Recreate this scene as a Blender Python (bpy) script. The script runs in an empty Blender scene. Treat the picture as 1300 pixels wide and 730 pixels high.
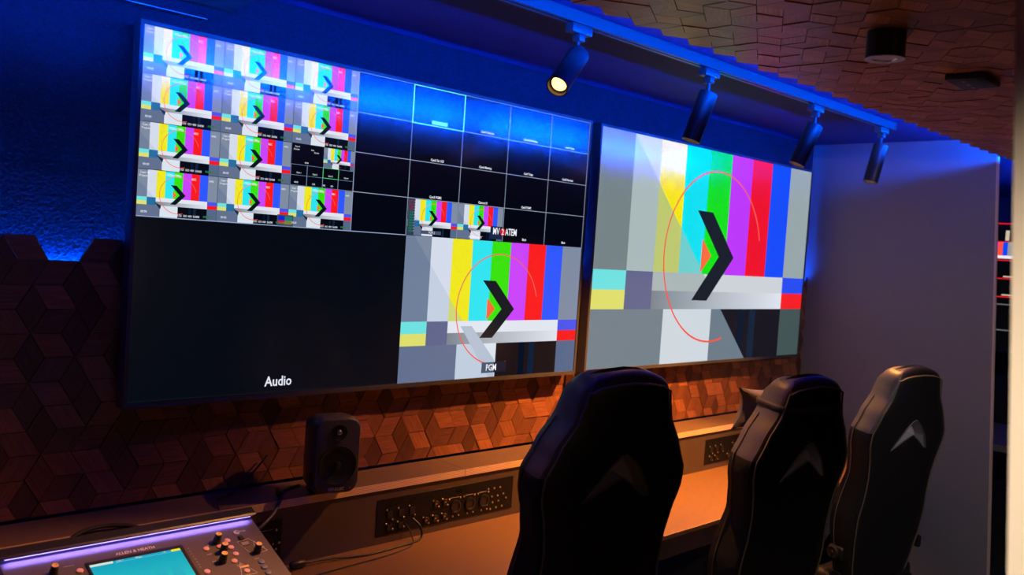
import bpy, bmesh, math, random
from mathutils import Vector, Matrix
random.seed(7)
S = bpy.context.scene
COL = S.collection
PI = math.pi
ZO = 1.28           # height of the lower edge of the screens above the floor

def lin(r, g, b):
    f = lambda c: (c/255)/12.92 if c <= 10 else ((c/255+.055)/1.055)**2.4
    return (f(r), f(g), f(b), 1)

# ------------------------------------------------------------ camera, world, exposure
cam = bpy.data.cameras.new('camera'); co = bpy.data.objects.new('camera', cam); COL.objects.link(co)
cam.sensor_width = 36; cam.lens = 1123.38/1300*36; cam.clip_start = .05; cam.clip_end = 60
yaw, pitch, roll = .7745, -.0452, .0667
f_ = Vector((math.sin(yaw)*math.cos(pitch), math.cos(yaw)*math.cos(pitch), math.sin(pitch)))
r_ = Vector((math.cos(yaw), -math.sin(yaw), 0)); u_ = r_.cross(f_)
r2 = math.cos(roll)*r_ + math.sin(roll)*u_; u2 = -math.sin(roll)*r_ + math.cos(roll)*u_
M = Matrix((r2, u2, -f_)).transposed().to_4x4(); M.translation = Vector((-.9625, -2.4915, ZO+.508))
co.matrix_world = M
cam.dof.use_dof = True; cam.dof.focus_distance = 2.9; cam.dof.aperture_fstop = 4.0
S.camera = co
w = bpy.data.worlds.new('world'); S.world = w; w.use_nodes = True
w.node_tree.nodes['Background'].inputs[0].default_value = (.05, .06, .12, 1)
w.node_tree.nodes['Background'].inputs[1].default_value = .05
S.view_settings.view_transform = 'Standard'; S.view_settings.look = 'None'
S.view_settings.exposure = 0; S.view_settings.gamma = 1
try: S.view_settings.use_curve_mapping = False
except Exception: pass
COVE_E = 1000      # blue strip on top of the wooden ceiling
LEDGE_E = 560     # blue strip behind the wooden wall panel
SPOT_W = 270       # warm track spotlights
POST_FILL_W = 230  # unseen lamp added to brighten the cream post
PANEL_FILL_W = 3  # unseen soft fill added behind the camera
ROOM_FILL_W = 150        # unseen lamp added to light the grey partition
BLUE = (0.0, .075, 1.0)
WARM = (1.0, .37, .08)

# ------------------------------------------------------------ materials
def mat(name, col=(.5,.5,.5), rough=.5, metal=0, emit=None, es=0, spec=None, bump=0, bscale=200, var=0, vscale=8, coat=0):
    m = bpy.data.materials.new(name); m.use_nodes = True; n = m.node_tree.nodes; l = m.node_tree.links
    p = n['Principled BSDF']; c = tuple(col[:3])+(1,)
    p.inputs['Base Color'].default_value = c; p.inputs['Roughness'].default_value = rough; p.inputs['Metallic'].default_value = metal
    if emit: p.inputs['Emission Color'].default_value = tuple(emit[:3])+(1,); p.inputs['Emission Strength'].default_value = es
    if spec is not None: p.inputs['Specular IOR Level'].default_value = spec
    if coat: p.inputs['Coat Weight'].default_value = coat; p.inputs['Coat Roughness'].default_value = .3
    tc = n.new('ShaderNodeTexCoord')
    if bump:
        t = n.new('ShaderNodeTexNoise'); t.inputs['Scale'].default_value = bscale; t.inputs['Detail'].default_value = 4
        b = n.new('ShaderNodeBump'); b.inputs['Strength'].default_value = bump; b.inputs['Distance'].default_value = .01
        l.new(tc.outputs['Object'], t.inputs['Vector']); l.new(t.outputs['Fac'], b.inputs['Height']); l.new(b.outputs['Normal'], p.inputs['Normal'])
    if var:
        t = n.new('ShaderNodeTexNoise'); t.inputs['Scale'].default_value = vscale; t.inputs['Detail'].default_value = 5
        mr = n.new('ShaderNodeMix'); mr.data_type = 'RGBA'
        mr.inputs[6].default_value = tuple(x*(1-var) for x in c[:3])+(1,); mr.inputs[7].default_value = tuple(min(1, x*(1+var)) for x in c[:3])+(1,)
        l.new(tc.outputs['Object'], t.inputs['Vector']); l.new(t.outputs['Fac'], mr.inputs[0]); l.new(mr.outputs[2], p.inputs['Base Color'])
    return m

def wood_tile_mat(name, ca, cb, rough=.45):
    m = bpy.data.materials.new(name); m.use_nodes = True; n = m.node_tree.nodes; l = m.node_tree.links; p = n['Principled BSDF']
    at = n.new('ShaderNodeAttribute'); at.attribute_name = 'tone'
    uv = n.new('ShaderNodeUVMap'); uv.uv_map = 'UVMap'
    mp = n.new('ShaderNodeMapping'); mp.inputs['Scale'].default_value = (12, 190, 1)
    t = n.new('ShaderNodeTexNoise'); t.inputs['Scale'].default_value = 1; t.inputs['Detail'].default_value = 6; t.inputs['Distortion'].default_value = .6
    l.new(uv.outputs[0], mp.inputs[0]); l.new(mp.outputs[0], t.inputs['Vector'])
    mx = n.new('ShaderNodeMix'); mx.data_type = 'RGBA'; mx.inputs[6].default_value = ca; mx.inputs[7].default_value = cb
    l.new(at.outputs['Fac'], mx.inputs[0])
    rm = n.new('ShaderNodeMapRange'); rm.inputs['From Min'].default_value = .3; rm.inputs['From Max'].default_value = .7; rm.inputs['To Min'].default_value = .6; rm.inputs['To Max'].default_value = 1.2
    l.new(t.outputs['Fac'], rm.inputs[0])
    ml = n.new('ShaderNodeVectorMath'); ml.operation = 'SCALE'; l.new(mx.outputs[2], ml.inputs[0]); l.new(rm.outputs[0], ml.inputs['Scale'])
    l.new(ml.outputs[0], p.inputs['Base Color']); p.inputs['Roughness'].default_value = rough
    b = n.new('ShaderNodeBump'); b.inputs['Strength'].default_value = .15; b.inputs['Distance'].default_value = .002
    l.new(t.outputs['Fac'], b.inputs['Height']); l.new(b.outputs['Normal'], p.inputs['Normal'])
    return m

def ply_mat():
    m = bpy.data.materials.new('plywood_edge'); m.use_nodes = True; n = m.node_tree.nodes; l = m.node_tree.links; p = n['Principled BSDF']
    tc = n.new('ShaderNodeTexCoord'); mp = n.new('ShaderNodeMapping'); mp.inputs['Scale'].default_value = (3, 3, 160)
    wv = n.new('ShaderNodeTexWave'); wv.bands_direction = 'Z'; wv.inputs['Scale'].default_value = .35; wv.inputs['Distortion'].default_value = 1.0
    l.new(tc.outputs['Object'], mp.inputs[0]); l.new(mp.outputs[0], wv.inputs[0])
    mx = n.new('ShaderNodeMix'); mx.data_type = 'RGBA'; mx.inputs[6].default_value = (.62, .40, .24, 1); mx.inputs[7].default_value = (.92, .68, .45, 1)
    l.new(wv.outputs['Fac'], mx.inputs[0]); l.new(mx.outputs[2], p.inputs['Base Color']); p.inputs['Roughness'].default_value = .55
    return m

def screen_mat(name, rough=.2, spec=.5, k=1.0):
    m = bpy.data.materials.new(name); m.use_nodes = True; n = m.node_tree.nodes; l = m.node_tree.links; p = n['Principled BSDF']
    at = n.new('ShaderNodeAttribute'); at.attribute_name = 'pic'
    p.inputs['Base Color'].default_value = (.006, .006, .007, 1); p.inputs['Roughness'].default_value = rough
    p.inputs['Specular IOR Level'].default_value = spec; p.inputs['IOR'].default_value = 1.75
    l.new(at.outputs['Color'], p.inputs['Emission Color']); p.inputs['Emission Strength'].default_value = k
    return m

MT = {}
MT['blue_wall'] = mat('rough_plaster', (.008,.013,.040), .75, bump=.9, bscale=110, var=.75, vscale=150)
MT['ceil'] = mat('rough_ceiling', (.010,.020,.14), .8, bump=.6, bscale=150, var=.35, vscale=200)
MT['grey_wall'] = mat('grey_laminate', (.20,.19,.195), .55, bump=.03, bscale=60)
MT['edge_wood'] = mat('wall_edge_band', (.62,.46,.36), .6)
MT['black'] = mat('black_matte', (.012,.012,.013), .7)
MT['floor'] = mat('dark_carpet', (.018,.018,.018), .9, bump=.5, bscale=300)
MT['cream'] = mat('cream_paint', (.85,.74,.60), .6)
MT['dark_wall'] = mat('dark_paint', (.03,.03,.03), .7)
MT['shelf_top'] = mat('grey_brown_laminate', (.12,.072,.04), .5, var=.05, vscale=30)
MT['desk_top'] = mat('desk_laminate', (.19,.095,.035), .42, var=.05, vscale=30)
MT['desk_front'] = mat('dark_grey_laminate', (.17,.155,.155), .5)
MT['ply'] = ply_mat()
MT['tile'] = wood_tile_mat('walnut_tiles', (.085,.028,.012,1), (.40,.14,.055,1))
MT['ctile'] = wood_tile_mat('ceiling_walnut_tiles', (.34,.11,.055,1), (.62,.24,.13,1), .4)
MT['bezel'] = mat('tv_bezel', (.07,.07,.08), .35)
MT['tvback'] = mat('tv_back_plastic', (.02,.02,.022), .5)
MT['screen'] = screen_mat('screen_picture', .2, .9)
MT['screen2'] = screen_mat('small_screen_picture', .2)
MT['lampblk'] = mat('satin_black_metal', (.04,.04,.045), .38, metal=.2)
MT['rail'] = mat('rail_metal', (.06,.06,.065), .42, metal=.1)
MT['steel'] = mat('brushed_steel', (.62,.6,.57), .28, metal=1, bump=.1, bscale=90)
MT['lens'] = mat('lit_lens', (1,.8,.5), .4, emit=(1,.50,.14), es=4.5)
MT['lens_off'] = mat('lamp_glass', (.6,.5,.4), .2)
MT['cove'] = mat('cove_led', (0,0,0), .5, emit=BLUE, es=COVE_E)
MT['ledge'] = mat('ledge_led', (0,0,0), .5, emit=BLUE, es=LEDGE_E)
MT['leather'] = mat('black_leather', (.013,.013,.015), .40, spec=.5, bump=.12, bscale=260)
MT['leather_side'] = mat('grey_black_leather', (.095,.085,.08), .42, bump=.12, bscale=260)
MT['fabric'] = mat('black_perforated_fabric', (.012,.011,.011), .8, spec=.3, bump=.5, bscale=500)
MT['vent'] = mat('grey_vent_leather', (.42,.42,.45), .45, bump=.1, bscale=200)
MT['pipe'] = mat('grey_piping', (.13,.125,.12), .4)
MT['pipe_y'] = mat('beige_piping', (.15,.125,.085), .5)
MT['plastic'] = mat('black_plastic', (.012,.012,.013), .4)
MT['pillow'] = mat('pillow_leather', (.11,.10,.10), .42, bump=.15, bscale=200)
MT['strap'] = mat('strap_elastic', (.04,.04,.042), .6)
MT['spk'] = mat('dark_grey_enamel', (.06,.048,.042), .38, spec=.5, bump=.05, bscale=400)
MT['cone'] = mat('speaker_cone', (.008,.008,.008), .4)
MT['dome'] = mat('tweeter_dome', (.35,.33,.32), .25, metal=.8)
MT['plate'] = mat('patch_plate', (.005,.005,.006), .5, spec=.25)
MT['silver'] = mat('connector_metal', (.75,.70,.62), .3, metal=.9)
MT['brass'] = mat('brass_contact', (.75,.50,.2), .3, metal=.9)
MT['ink'] = mat('white_print', (.75,.72,.70), .6)
MT['cable'] = mat('black_cable', (.012,.012,.013), .45)
MT['mixer'] = mat('mixer_panel', (.10,.08,.08), .45)
MT['mixer_dk'] = mat('mixer_case', (.02,.018,.02), .35)
MT['mixled'] = mat('mixer_led', (0,0,0), .5, emit=(.34,.24,1.0), es=5)
MT['knob'] = mat('knob_black', (.03,.03,.035), .35)
MT['knobcap'] = mat('knob_cap', (.85,.55,.28), .4)
MT['pinkbtn'] = mat('pale_pink_button', (.75,.42,.45), .5)
MT['bluebtn'] = mat('blue_button', (.09,.13,.27), .45)
MT['fill_lens'] = mat('fill_lamp', (1,1,1), .5, emit=(1,.86,.7), es=6)  # glowing lens of the added fill lamps

# ------------------------------------------------------------ mesh builder
class MB:
    def __init__(s): s.v=[]; s.f=[]; s.m=[]; s.sm=[]; s.tone=[]; s.uv=[]; s.pic=[]
    def add(s, vs, fs, m=0, smooth=False, tone=0.5, uvs=None, pic=None):
        b = len(s.v); s.v += [tuple(v) for v in vs]
        for f in fs:
            s.f.append([b+i for i in f]); s.m.append(m); s.sm.append(smooth); s.tone.append(tone)
            s.uv.append([uvs[i] for i in f] if uvs else None); s.pic.append(pic)
        return s
    def box(s, x0,y0,z0,x1,y1,z1, m=0):
        v=[(x0,y0,z0),(x1,y0,z0),(x1,y1,z0),(x0,y1,z0),(x0,y0,z1),(x1,y0,z1),(x1,y1,z1),(x0,y1,z1)]
        return s.add(v,[(0,3,2,1),(4,5,6,7),(0,1,5,4),(1,2,6,5),(2,3,7,6),(3,0,4,7)],m)
    def rbox(s, x0,y0,z0,x1,y1,z1, r=.01, seg=3, m=0, T=None):
        bm=bmesh.new(); bmesh.ops.create_cube(bm,size=1)
        for v in bm.verts: v.co=Vector(((x0+x1)/2+v.co.x*(x1-x0),(y0+y1)/2+v.co.y*(y1-y0),(z0+z1)/2+v.co.z*(z1-z0)))
        bmesh.ops.bevel(bm,geom=bm.edges[:]+bm.verts[:],offset=r,segments=seg,profile=.5,affect='EDGES')
        bm.verts.index_update()
        vs=[(T@v.co if T else v.co) for v in bm.verts]; fs=[[v.index for v in f.verts] for f in bm.faces]
        bm.free(); return s.add(vs,fs,m,True)
    def prism(s, poly, a, b, axis='y', m=0, T=None):   # poly 2D, extruded from a to b along axis
        n=len(poly)
        def P(p,t):
            q={'y':(p[0],t,p[1]),'z':(p[0],p[1],t),'x':(t,p[0],p[1])}[axis]
            return T@Vector(q) if T else q
        vs=[P(p,a) for p in poly]+[P(p,b) for p in poly]
        fs=[tuple(range(n)),tuple(reversed(range(n,2*n)))]+[(i,i+n,(i+1)%n+n,(i+1)%n) for i in range(n)]
        return s.add(vs,fs,m)
    def lathe(s, prof, T=None, n=24, m=0, smooth=True):   # prof (r,z) about z
        vs=[];fs=[]
        for (r,z) in prof:
            for k in range(n):
                a=2*PI*k/n; p=Vector((r*math.cos(a),r*math.sin(a),z)); vs.append(T@p if T else p)
        for i in range(len(prof)-1):
            for k in range(n): fs.append((i*n+k,i*n+(k+1)%n,(i+1)*n+(k+1)%n,(i+1)*n+k))
        if prof[0][0]>1e-6: fs.append(tuple(reversed(range(n))))
        if prof[-1][0]>1e-6: fs.append(tuple(range((len(prof)-1)*n,len(prof)*n)))
        return s.add(vs,fs,m,smooth)
    def tube(s, pts, r, n=8, m=0, closed=False):
        pts=[Vector(p) for p in pts]; N=len(pts); vs=[];fs=[]; prev=None
        for i,p in enumerate(pts):
            a=pts[(i-1)%N] if (closed or i>0) else p; b=pts[(i+1)%N] if (closed or i<N-1) else p
            t=(b-a).normalized()
            if prev is None: prev=t.orthogonal().normalized()
            u=(prev-t*prev.dot(t)); u=u.normalized() if u.length>1e-6 else t.orthogonal().normalized(); prev=u; w_=t.cross(u)
            rr=r[i] if isinstance(r,(list,tuple)) else r
            for k in range(n):
                an=2*PI*k/n; vs.append(p+rr*(math.cos(an)*u+math.sin(an)*w_))
        for i in range(N if closed else N-1):
            j=(i+1)%N
            for k in range(n): fs.append((i*n+k,i*n+(k+1)%n,j*n+(k+1)%n,j*n+k))
        if not closed: fs.append(tuple(reversed(range(n)))); fs.append(tuple(range((N-1)*n,N*n)))
        return s.add(vs,fs,m,True)
    def text(s, txt, size, T, m=0, align='LEFT', pic=None, sx=1.0, bold=0):
        cu=bpy.data.curves.new('t','FONT'); cu.body=txt; cu.size=size; cu.align_x=align; cu.resolution_u=2; cu.offset=bold
        ob=bpy.data.objects.new('t',cu); COL.objects.link(ob)
        dg=bpy.context.evaluated_depsgraph_get(); me=bpy.data.meshes.new_from_object(ob.evaluated_get(dg))
        vs=[T@Vector((v.co.x*sx,v.co.y,v.co.z)) for v in me.vertices]; fs=[tuple(p.vertices) for p in me.polygons]
        s.add(vs,fs,m,False,pic=pic)
        bpy.data.objects.remove(ob); bpy.data.curves.remove(cu); bpy.data.meshes.remove(me); return s
    def build(s, name, mats, parent=None, loc=None, normals=True):
        me=bpy.data.meshes.new(name); me.from_pydata(s.v,[],s.f)
        if not isinstance(mats,(list,tuple)): mats=[mats]
        for m_ in mats: me.materials.append(m_)
        for p,mi,sm in zip(me.polygons,s.m,s.sm): p.material_index=mi; p.use_smooth=sm
        if any(x is not None for x in s.uv):
            ul=me.uv_layers.new(name='UVMap')
            for p,u in zip(me.polygons,s.uv):
                if u:
                    for li,c in zip(p.loop_indices,u): ul.data[li].uv=c
            at=me.attributes.new('tone','FLOAT','FACE')
            for i,t in enumerate(s.tone): at.data[i].value=t
        if any(x is not None for x in s.pic):
            at=me.attributes.new('pic','FLOAT_COLOR','CORNER')
            for p,c in zip(me.polygons,s.pic):
                if c is None: c=[(0,0,0,1)]
                for k,li in enumerate(p.loop_indices): at.data[li].color=c[k%len(c)]
        elif normals:
            bm=bmesh.new(); bm.from_mesh(me); bmesh.ops.recalc_face_normals(bm,faces=bm.faces[:]); bm.to_mesh(me); bm.free()
        me.update()
        if any(s.sm): me.set_sharp_from_angle(angle=math.radians(40))
        o=bpy.data.objects.new(name,me); COL.objects.link(o)
        if parent: o.parent=parent
        if loc: o.location=loc
        return o

def tag(o,label,cat,group=None):
    o['label']=label; o['category']=cat
    if group: o['group']=group
    return o
def struct(o): o['kind']='structure'; return o
def empty(name,loc=(0,0,0),rz=0):
    o=bpy.data.objects.new(name,None); COL.objects.link(o); o.location=loc; o.rotation_euler=(0,0,rz); o.empty_display_size=.05; return o
def copy_tree(o,parent=None):
    c=o.copy(); COL.objects.link(c)
    if parent: c.parent=parent
    for ch in list(o.children): copy_tree(ch,c)
    return c
def clip(poly,a,b,c):   # keep a*x+b*y<=c
    out=[]
    for i in range(len(poly)):
        p,q=poly[i],poly[(i+1)%len(poly)]; dp=a*p[0]+b*p[1]-c; dq=a*q[0]+b*q[1]-c
        if dp<=0: out.append(p)
        if dp*dq<0:
            t=dp/(dp-dq); out.append((p[0]+t*(q[0]-p[0]),p[1]+t*(q[1]-p[1])))
    return out
def frame(origin,xa,ya):   # matrix whose x,y axes are given
    xa=Vector(xa).normalized(); ya=Vector(ya).normalized(); za=xa.cross(ya).normalized()
    m_=Matrix((xa,ya,za)).transposed().to_4x4(); m_.translation=Vector(origin); return m_

# ------------------------------------------------------------ room shell
YW=.09; XR=4.0; ZC=ZO+1.235; ZW=ZO+1.12
struct(MB().box(-3,-5,-.1,7.5,.3,0).build('floor',MT['floor']))
struct(MB().box(-3,-5,ZC,7.5,.3,ZC+.1).build('ceiling',MT['ceil']))
struct(MB().box(-3,YW,0,XR+.018,YW+.2,ZC).build('wall_back',MT['blue_wall']))
struct(MB().box(-3.1,-5,0,-3,YW+.2,ZC).build('wall_left',MT['dark_wall']))
struct(MB().box(-3,-5.1,0,7.5,-5,ZC).build('wall_front',MT['dark_wall']))
struct(MB().box(7.5,-5.1,0,7.6,1.3,ZC).build('wall_far_right',MT['blue_wall']))
struct(MB().box(XR+.018,.3,0,7.5,.4,ZC).build('wall_far_back',MT['blue_wall']))
# grey partition closing the niche on the right
p=MB(); p.prism([(-1.069,0),(YW,0),(YW,ZC),(-.913,ZC)],XR,XR+.018,'x'); struct(p.build('wall_right',MT['grey_wall']))
tag(MB().prism([(-1.079,0),(-1.0692,0),(-.9132,ZC-.002),(-.923,ZC-.002)],XR-.001,XR+.019,'x').build('wall_edge_strip',MT['edge_wood']),'thin pinkish wood edge band on the free end of the grey partition wall','edge band')

# wooden wall panelling of rhombus tiles
def tumbling(mb, place, inside, s, pointy, cols, rows, c0, thick, tilt, gap=.0008, cliplist=()):
    rot = PI/6 if pointy else 0
    for i in cols:
        for j in rows:
            if pointy: cx=c0[0]+(i+.5*(j%2))*s*math.sqrt(3); cy=c0[1]+j*1.5*s
            else: cx=c0[0]+i*1.5*s; cy=c0[1]+(j+.5*(i%2))*s*math.sqrt(3)
            if not inside(cx,cy,i,j): continue
            H=[(cx+s*math.cos(rot+k*PI/3),cy+s*math.sin(rot+k*PI/3)) for k in range(6)]
            o=random.randint(0,1)
            for k in range(3):
                a,b,c=H[(o+2*k)%6],H[(o+2*k+1)%6],H[(o+2*k+2)%6]
                poly=[(cx,cy),a,b,c]; g=(sum(q[0] for q in poly)/4,sum(q[1] for q in poly)/4)
                poly=[(g[0]+(q[0]-g[0])*(1-gap/.03),g[1]+(q[1]-g[1])*(1-gap/.03)) for q in poly]
                for cl in cliplist: poly=clip(poly,*cl)
                if len(poly)<3: continue
                th=thick+random.uniform(-.0016,.0016); tx,ty=random.uniform(-tilt,tilt),random.uniform(-tilt,tilt)
                top=[place(q[0],q[1],th+(q[0]-g[0])*tx+(q[1]-g[1])*ty) for q in poly]; bot=[place(q[0],q[1],0) for q in poly]
                n=len(poly); d=(a[0]-cx,a[1]-cy) if random.random()<.5 else (c[0]-cx,c[1]-cy); L=math.hypot(*d); d=(d[0]/L,d[1]/L)
                ox,oy=random.uniform(0,50),random.uniform(0,50)
                uvs=[((q[0]-g[0])*d[0]+(q[1]-g[1])*d[1]+ox,-(q[0]-g[0])*d[1]+(q[1]-g[1])*d[0]+oy) for q in poly]*2
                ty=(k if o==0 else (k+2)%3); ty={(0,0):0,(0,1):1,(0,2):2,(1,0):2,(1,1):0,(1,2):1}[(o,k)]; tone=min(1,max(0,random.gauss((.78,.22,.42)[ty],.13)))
                mb.add(top+bot,[tuple(range(n))]+[(i2,(i2+1)%n,(i2+1)%n+n,i2+n) for i2 in range(n)],0,False,tone,uvs)
YP=.06
root=empty('wooden_wall_panel',(0,0,0)); tag(root,'walnut rhombus tile panelling on the wall below and left of the big screens','wall panel')
mb=MB(); s=.0757
def ins(cx,cy,i,j): return cy < ZO+.458-s*.866+.002-(.0 if i%2==0 else .0)
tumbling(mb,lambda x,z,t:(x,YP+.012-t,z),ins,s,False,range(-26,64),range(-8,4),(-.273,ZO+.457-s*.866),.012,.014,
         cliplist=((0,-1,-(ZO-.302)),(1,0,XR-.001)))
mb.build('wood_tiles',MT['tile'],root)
bk=MB(); bk.box(-3,YP+.0125,ZO-.312,XR-.001,YP+.018,ZO+.3921); bk.build('backing_board',MT['black'],root)

# ------------------------------------------------------------ wooden ceiling raft
root=empty('wooden_ceiling_panel',(0,0,ZW)); tag(root,'dropped ceiling of walnut rhombus tiles with a zigzag front edge','ceiling panel')
mb=MB(); s=.0728; yEdge=-.995
tumbling(mb,lambda x,y,t:(x,y,-t+.012),lambda cx,cy,i,j: True,s,True,range(-26,48),range(-36,1),(0.03,yEdge-s*.75),.012,.007)
mb.build('wood_tiles',MT['ctile'],root)
bk=MB(); bk.box(-3,-4.9,.0121,6.8,-1.079,.03); bk.box(-1.2,-1.078,.0122,6.6,-1.026,.0134); bk.build('backing_board',MT['black'],root)  # second box: unseen strip added to block led light at the tile joints
# cove strip lying on top of the raft
t=MB(); t.box(-1.2,-1.056,ZW+.0135,6.6,-1.048,ZW+.0185,1); t.box(-1.2,-1.056,ZW+.0186,6.6,-1.0492,ZW+.026,1); t.box(-1.2,-1.049,ZW+.0186,6.6,-1.048,ZW+.026,0)
t.build('led_strip',[MT['cove'],MT['black']]).__setitem__('label','blue led strip lying on top of the dropped wooden ceiling'); 
o=bpy.data.objects['led_strip']; o['category']='led strip'
# strip behind the top of the wall panelling
t=MB(); t.box(-3,YW-.008,ZO+.376,XR-.01,YW-.003,ZO+.382); o=t.build('led_strip',MT['ledge']); tag(o,'blue led strip behind the top of the tiled wall panelling','led strip')

# ------------------------------------------------------------ dark duct top left
d=MB(); d.prism([(-1.6,ZO+1.118),(.205,ZO+1.118),(.27,ZO+1.153),(-1.6,ZO+1.153)],YW-.03,YW-.0005,'y',0)
d.prism([(-1.6,ZO+1.1535),(.27,ZO+1.1535),(.376,ZC-.0015),(-1.6,ZC-.0015)],YW-.055,YW-.0005,'y',1)
o=d.build('ceiling_duct',[MT['blue_wall'],MT['black']]); tag(o,'dark boxed duct under the ceiling above the left corner of the left screen','duct')
o=MB().box(-.6,YW-.0335,ZO+1.1175,.205,YW-.0305,ZO+1.1195).build('edge_highlight',mat('bright_edge',(.7,.7,.75),.3,metal=.6)); tag(o,'thin bright strip standing in for the highlight on the lower edge of the ceiling duct','edge highlight')  # highlight on the duct's lower edge, put in as a pale strip

# ------------------------------------------------------------ screens
def C(*c): return lin(*c)
class Pic:
    def __init__(s,W,H): s.mb=MB(); s.W=W; s.H=H; s.n=0
    def P(s,u,v,L): return (u*s.W,-.00015*L,(1-v)*s.H)
    def poly(s,pts,col,L=1,cols=None):
        if len(pts)<3: return
        s.mb.add([s.P(u,v,L) for u,v in pts],[tuple(range(len(pts)))],0,pic=cols or [col])
    def rect(s,u0,v0,u1,v1,col,L=1,colr=None):
        s.poly([(u0,v1),(u1,v1),(u1,v0),(u0,v0)],col,L,[col,colr,colr,col] if colr else None)
    def text(s,t,u,v,size,col=(.85,.87,.95,1),L=9,align='CENTER',sx=.85,bold=0):
        T=Matrix(((1,0,0,u*s.W),(0,0,-1,-.00015*L),(0,1,0,(1-v)*s.H),(0,0,0,1)))
        s.mb.text(t,size,T,0,align,[col],sx,bold)
    def arc(s,cx,cy,rx,ry,a0,a1,w,col,L,n=48):
        asp=s.H/s.W
        for i in range(n):
            q=[]
            for (t,r) in ((i,1),(i+1,1),(i+1,-1),(i,-1)):
                a=math.radians(a0+(a1-a0)*t/n); q.append((cx+(rx+r*w*asp/2)*math.cos(a),cy-(ry+r*w/2)*math.sin(a)))
            s.poly(q,col,L)
def pattern(pc,u0,v0,u1,v1,L=1,style='pgm'):
    U=lambda a:u0+a*(u1-u0); V=lambda b:v0+b*(v1-v0)
    if style=='big':
        cols=[C(128,142,146),C(200,208,208),C(245,232,10),C(0,222,240),C(0,222,5),C(188,52,248),C(238,0,32),C(0,72,248),C(150,165,168)]
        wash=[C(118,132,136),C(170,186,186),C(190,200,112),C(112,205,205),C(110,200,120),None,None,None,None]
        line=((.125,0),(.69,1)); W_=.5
    else:
        cols=[C(125,138,160),C(212,220,235),C(240,232,32),C(45,228,240),C(55,225,15),C(202,68,250),C(250,28,32),C(45,88,255),C(128,140,162)]
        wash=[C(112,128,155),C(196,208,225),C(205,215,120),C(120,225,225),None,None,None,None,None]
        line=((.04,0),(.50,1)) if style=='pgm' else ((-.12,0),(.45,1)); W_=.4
    (lx0,ly0),(lx1,ly1)=line; slope=(lx1-lx0)/(ly1-ly0)
    def R(a,b,c,d,col,lay=0,wcol=None,colr=None):
        poly=[(a,d),(c,d),(c,b),(a,b)]
        pc.poly([(U(x),V(y)) for x,y in poly],col,L+lay,[col,colr,colr,col] if colr else None)
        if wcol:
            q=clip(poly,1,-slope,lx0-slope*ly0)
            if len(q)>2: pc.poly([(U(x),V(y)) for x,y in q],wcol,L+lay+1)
    xs=[0,.125]+[.125+.1073*k for k in range(1,7)]+[.875-.1073*0,1]
    xs=[0,.125,.232,.339,.446,.554,.661,.768,.875,1]
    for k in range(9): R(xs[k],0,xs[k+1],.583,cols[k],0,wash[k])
    g=C(112,128,138) if style=='big' else C(98,112,142); gw=C(100,115,125) if style=='big' else C(92,106,135)
    R(0,.583,1,1,g,-.5)
    R(0,.583,.125,.667,C(110,225,225)); R(0,.667,.125,.75,C(222,222,110))
    R(.125,.583,.232,.75,C(95,102,140) if style!='thumb' else C(40,110,160))
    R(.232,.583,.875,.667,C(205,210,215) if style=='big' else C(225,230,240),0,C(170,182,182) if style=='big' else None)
    R(.232,.667,.875,.75,C(120,132,142),0,None,C(222,228,238))
    R(.875,.583,1,.667,C(30,75,240) if style=='big' else C(70,85,235)); R(.875,.667,1,.75,C(245,25,30))
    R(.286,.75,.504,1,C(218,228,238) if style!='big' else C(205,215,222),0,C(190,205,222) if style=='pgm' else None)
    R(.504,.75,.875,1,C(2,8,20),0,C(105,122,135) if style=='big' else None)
    R(.64,.75,.675,1,C(14,26,48) if style!='big' else C(20,30,48)); R(.70,.75,.735,1,C(22,38,66) if style!='big' else C(28,40,62))
    R(.875,.75,1,1,C(62,82,82) if style=='big' else C(84,104,138))
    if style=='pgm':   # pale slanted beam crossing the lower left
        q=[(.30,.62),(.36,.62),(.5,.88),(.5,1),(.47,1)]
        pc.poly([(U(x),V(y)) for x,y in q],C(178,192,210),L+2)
    if style=='thumb': pc.poly([(U(.21),V(.68)),(U(.30),V(.75)),(U(.29),V(.83))],C(20,40,62),L+2)
    chev=[(.406,.287),(.478,.289),(.595,.497),(.477,.71),(.406,.708),(.521,.497)]
    dk=C(4,22,32)
    pc.poly([(U(x),V(y)) for x,y in (chev[5],chev[0],chev[1],chev[2])],dk,L+3); pc.poly([(U(x),V(y)) for x,y in (chev[5],chev[2],chev[3],chev[4])],dk,L+3)
    pc.poly([(U(x),V(y)) for x,y in ((.446,.583),(.446,.54),(.47,.5),(.521,.497),(.475,.583))],cols[4],L+2)
    pc.poly([(U(.437),V(.415)),(U(.484),V(.496)),(U(.437),V(.578))],C(250,105,60),L+3)
    w=.0085 if style!='thumb' else .013
    du,dv=(u1-u0),(v1-v0)
    def arc(a0,a1,col,n=56):
        for i in range(n):
            q=[]
            for t,r in ((i,1),(i+1,1),(i+1,-1),(i,-1)):
                a=math.radians(a0+(a1-a0)*t/n); ca,sa=math.cos(a),math.sin(a)
                q.append((U(.502+(.23+r*w*.5*.5625)*ca),V(.50-(.407+r*w*.5)*sa)))
            pc.poly(q,col,L+4)
    arc(14,180,C(235,95,90)); arc(180,286,C(250,80,60))
TW,TH=1.872,1.053
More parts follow.
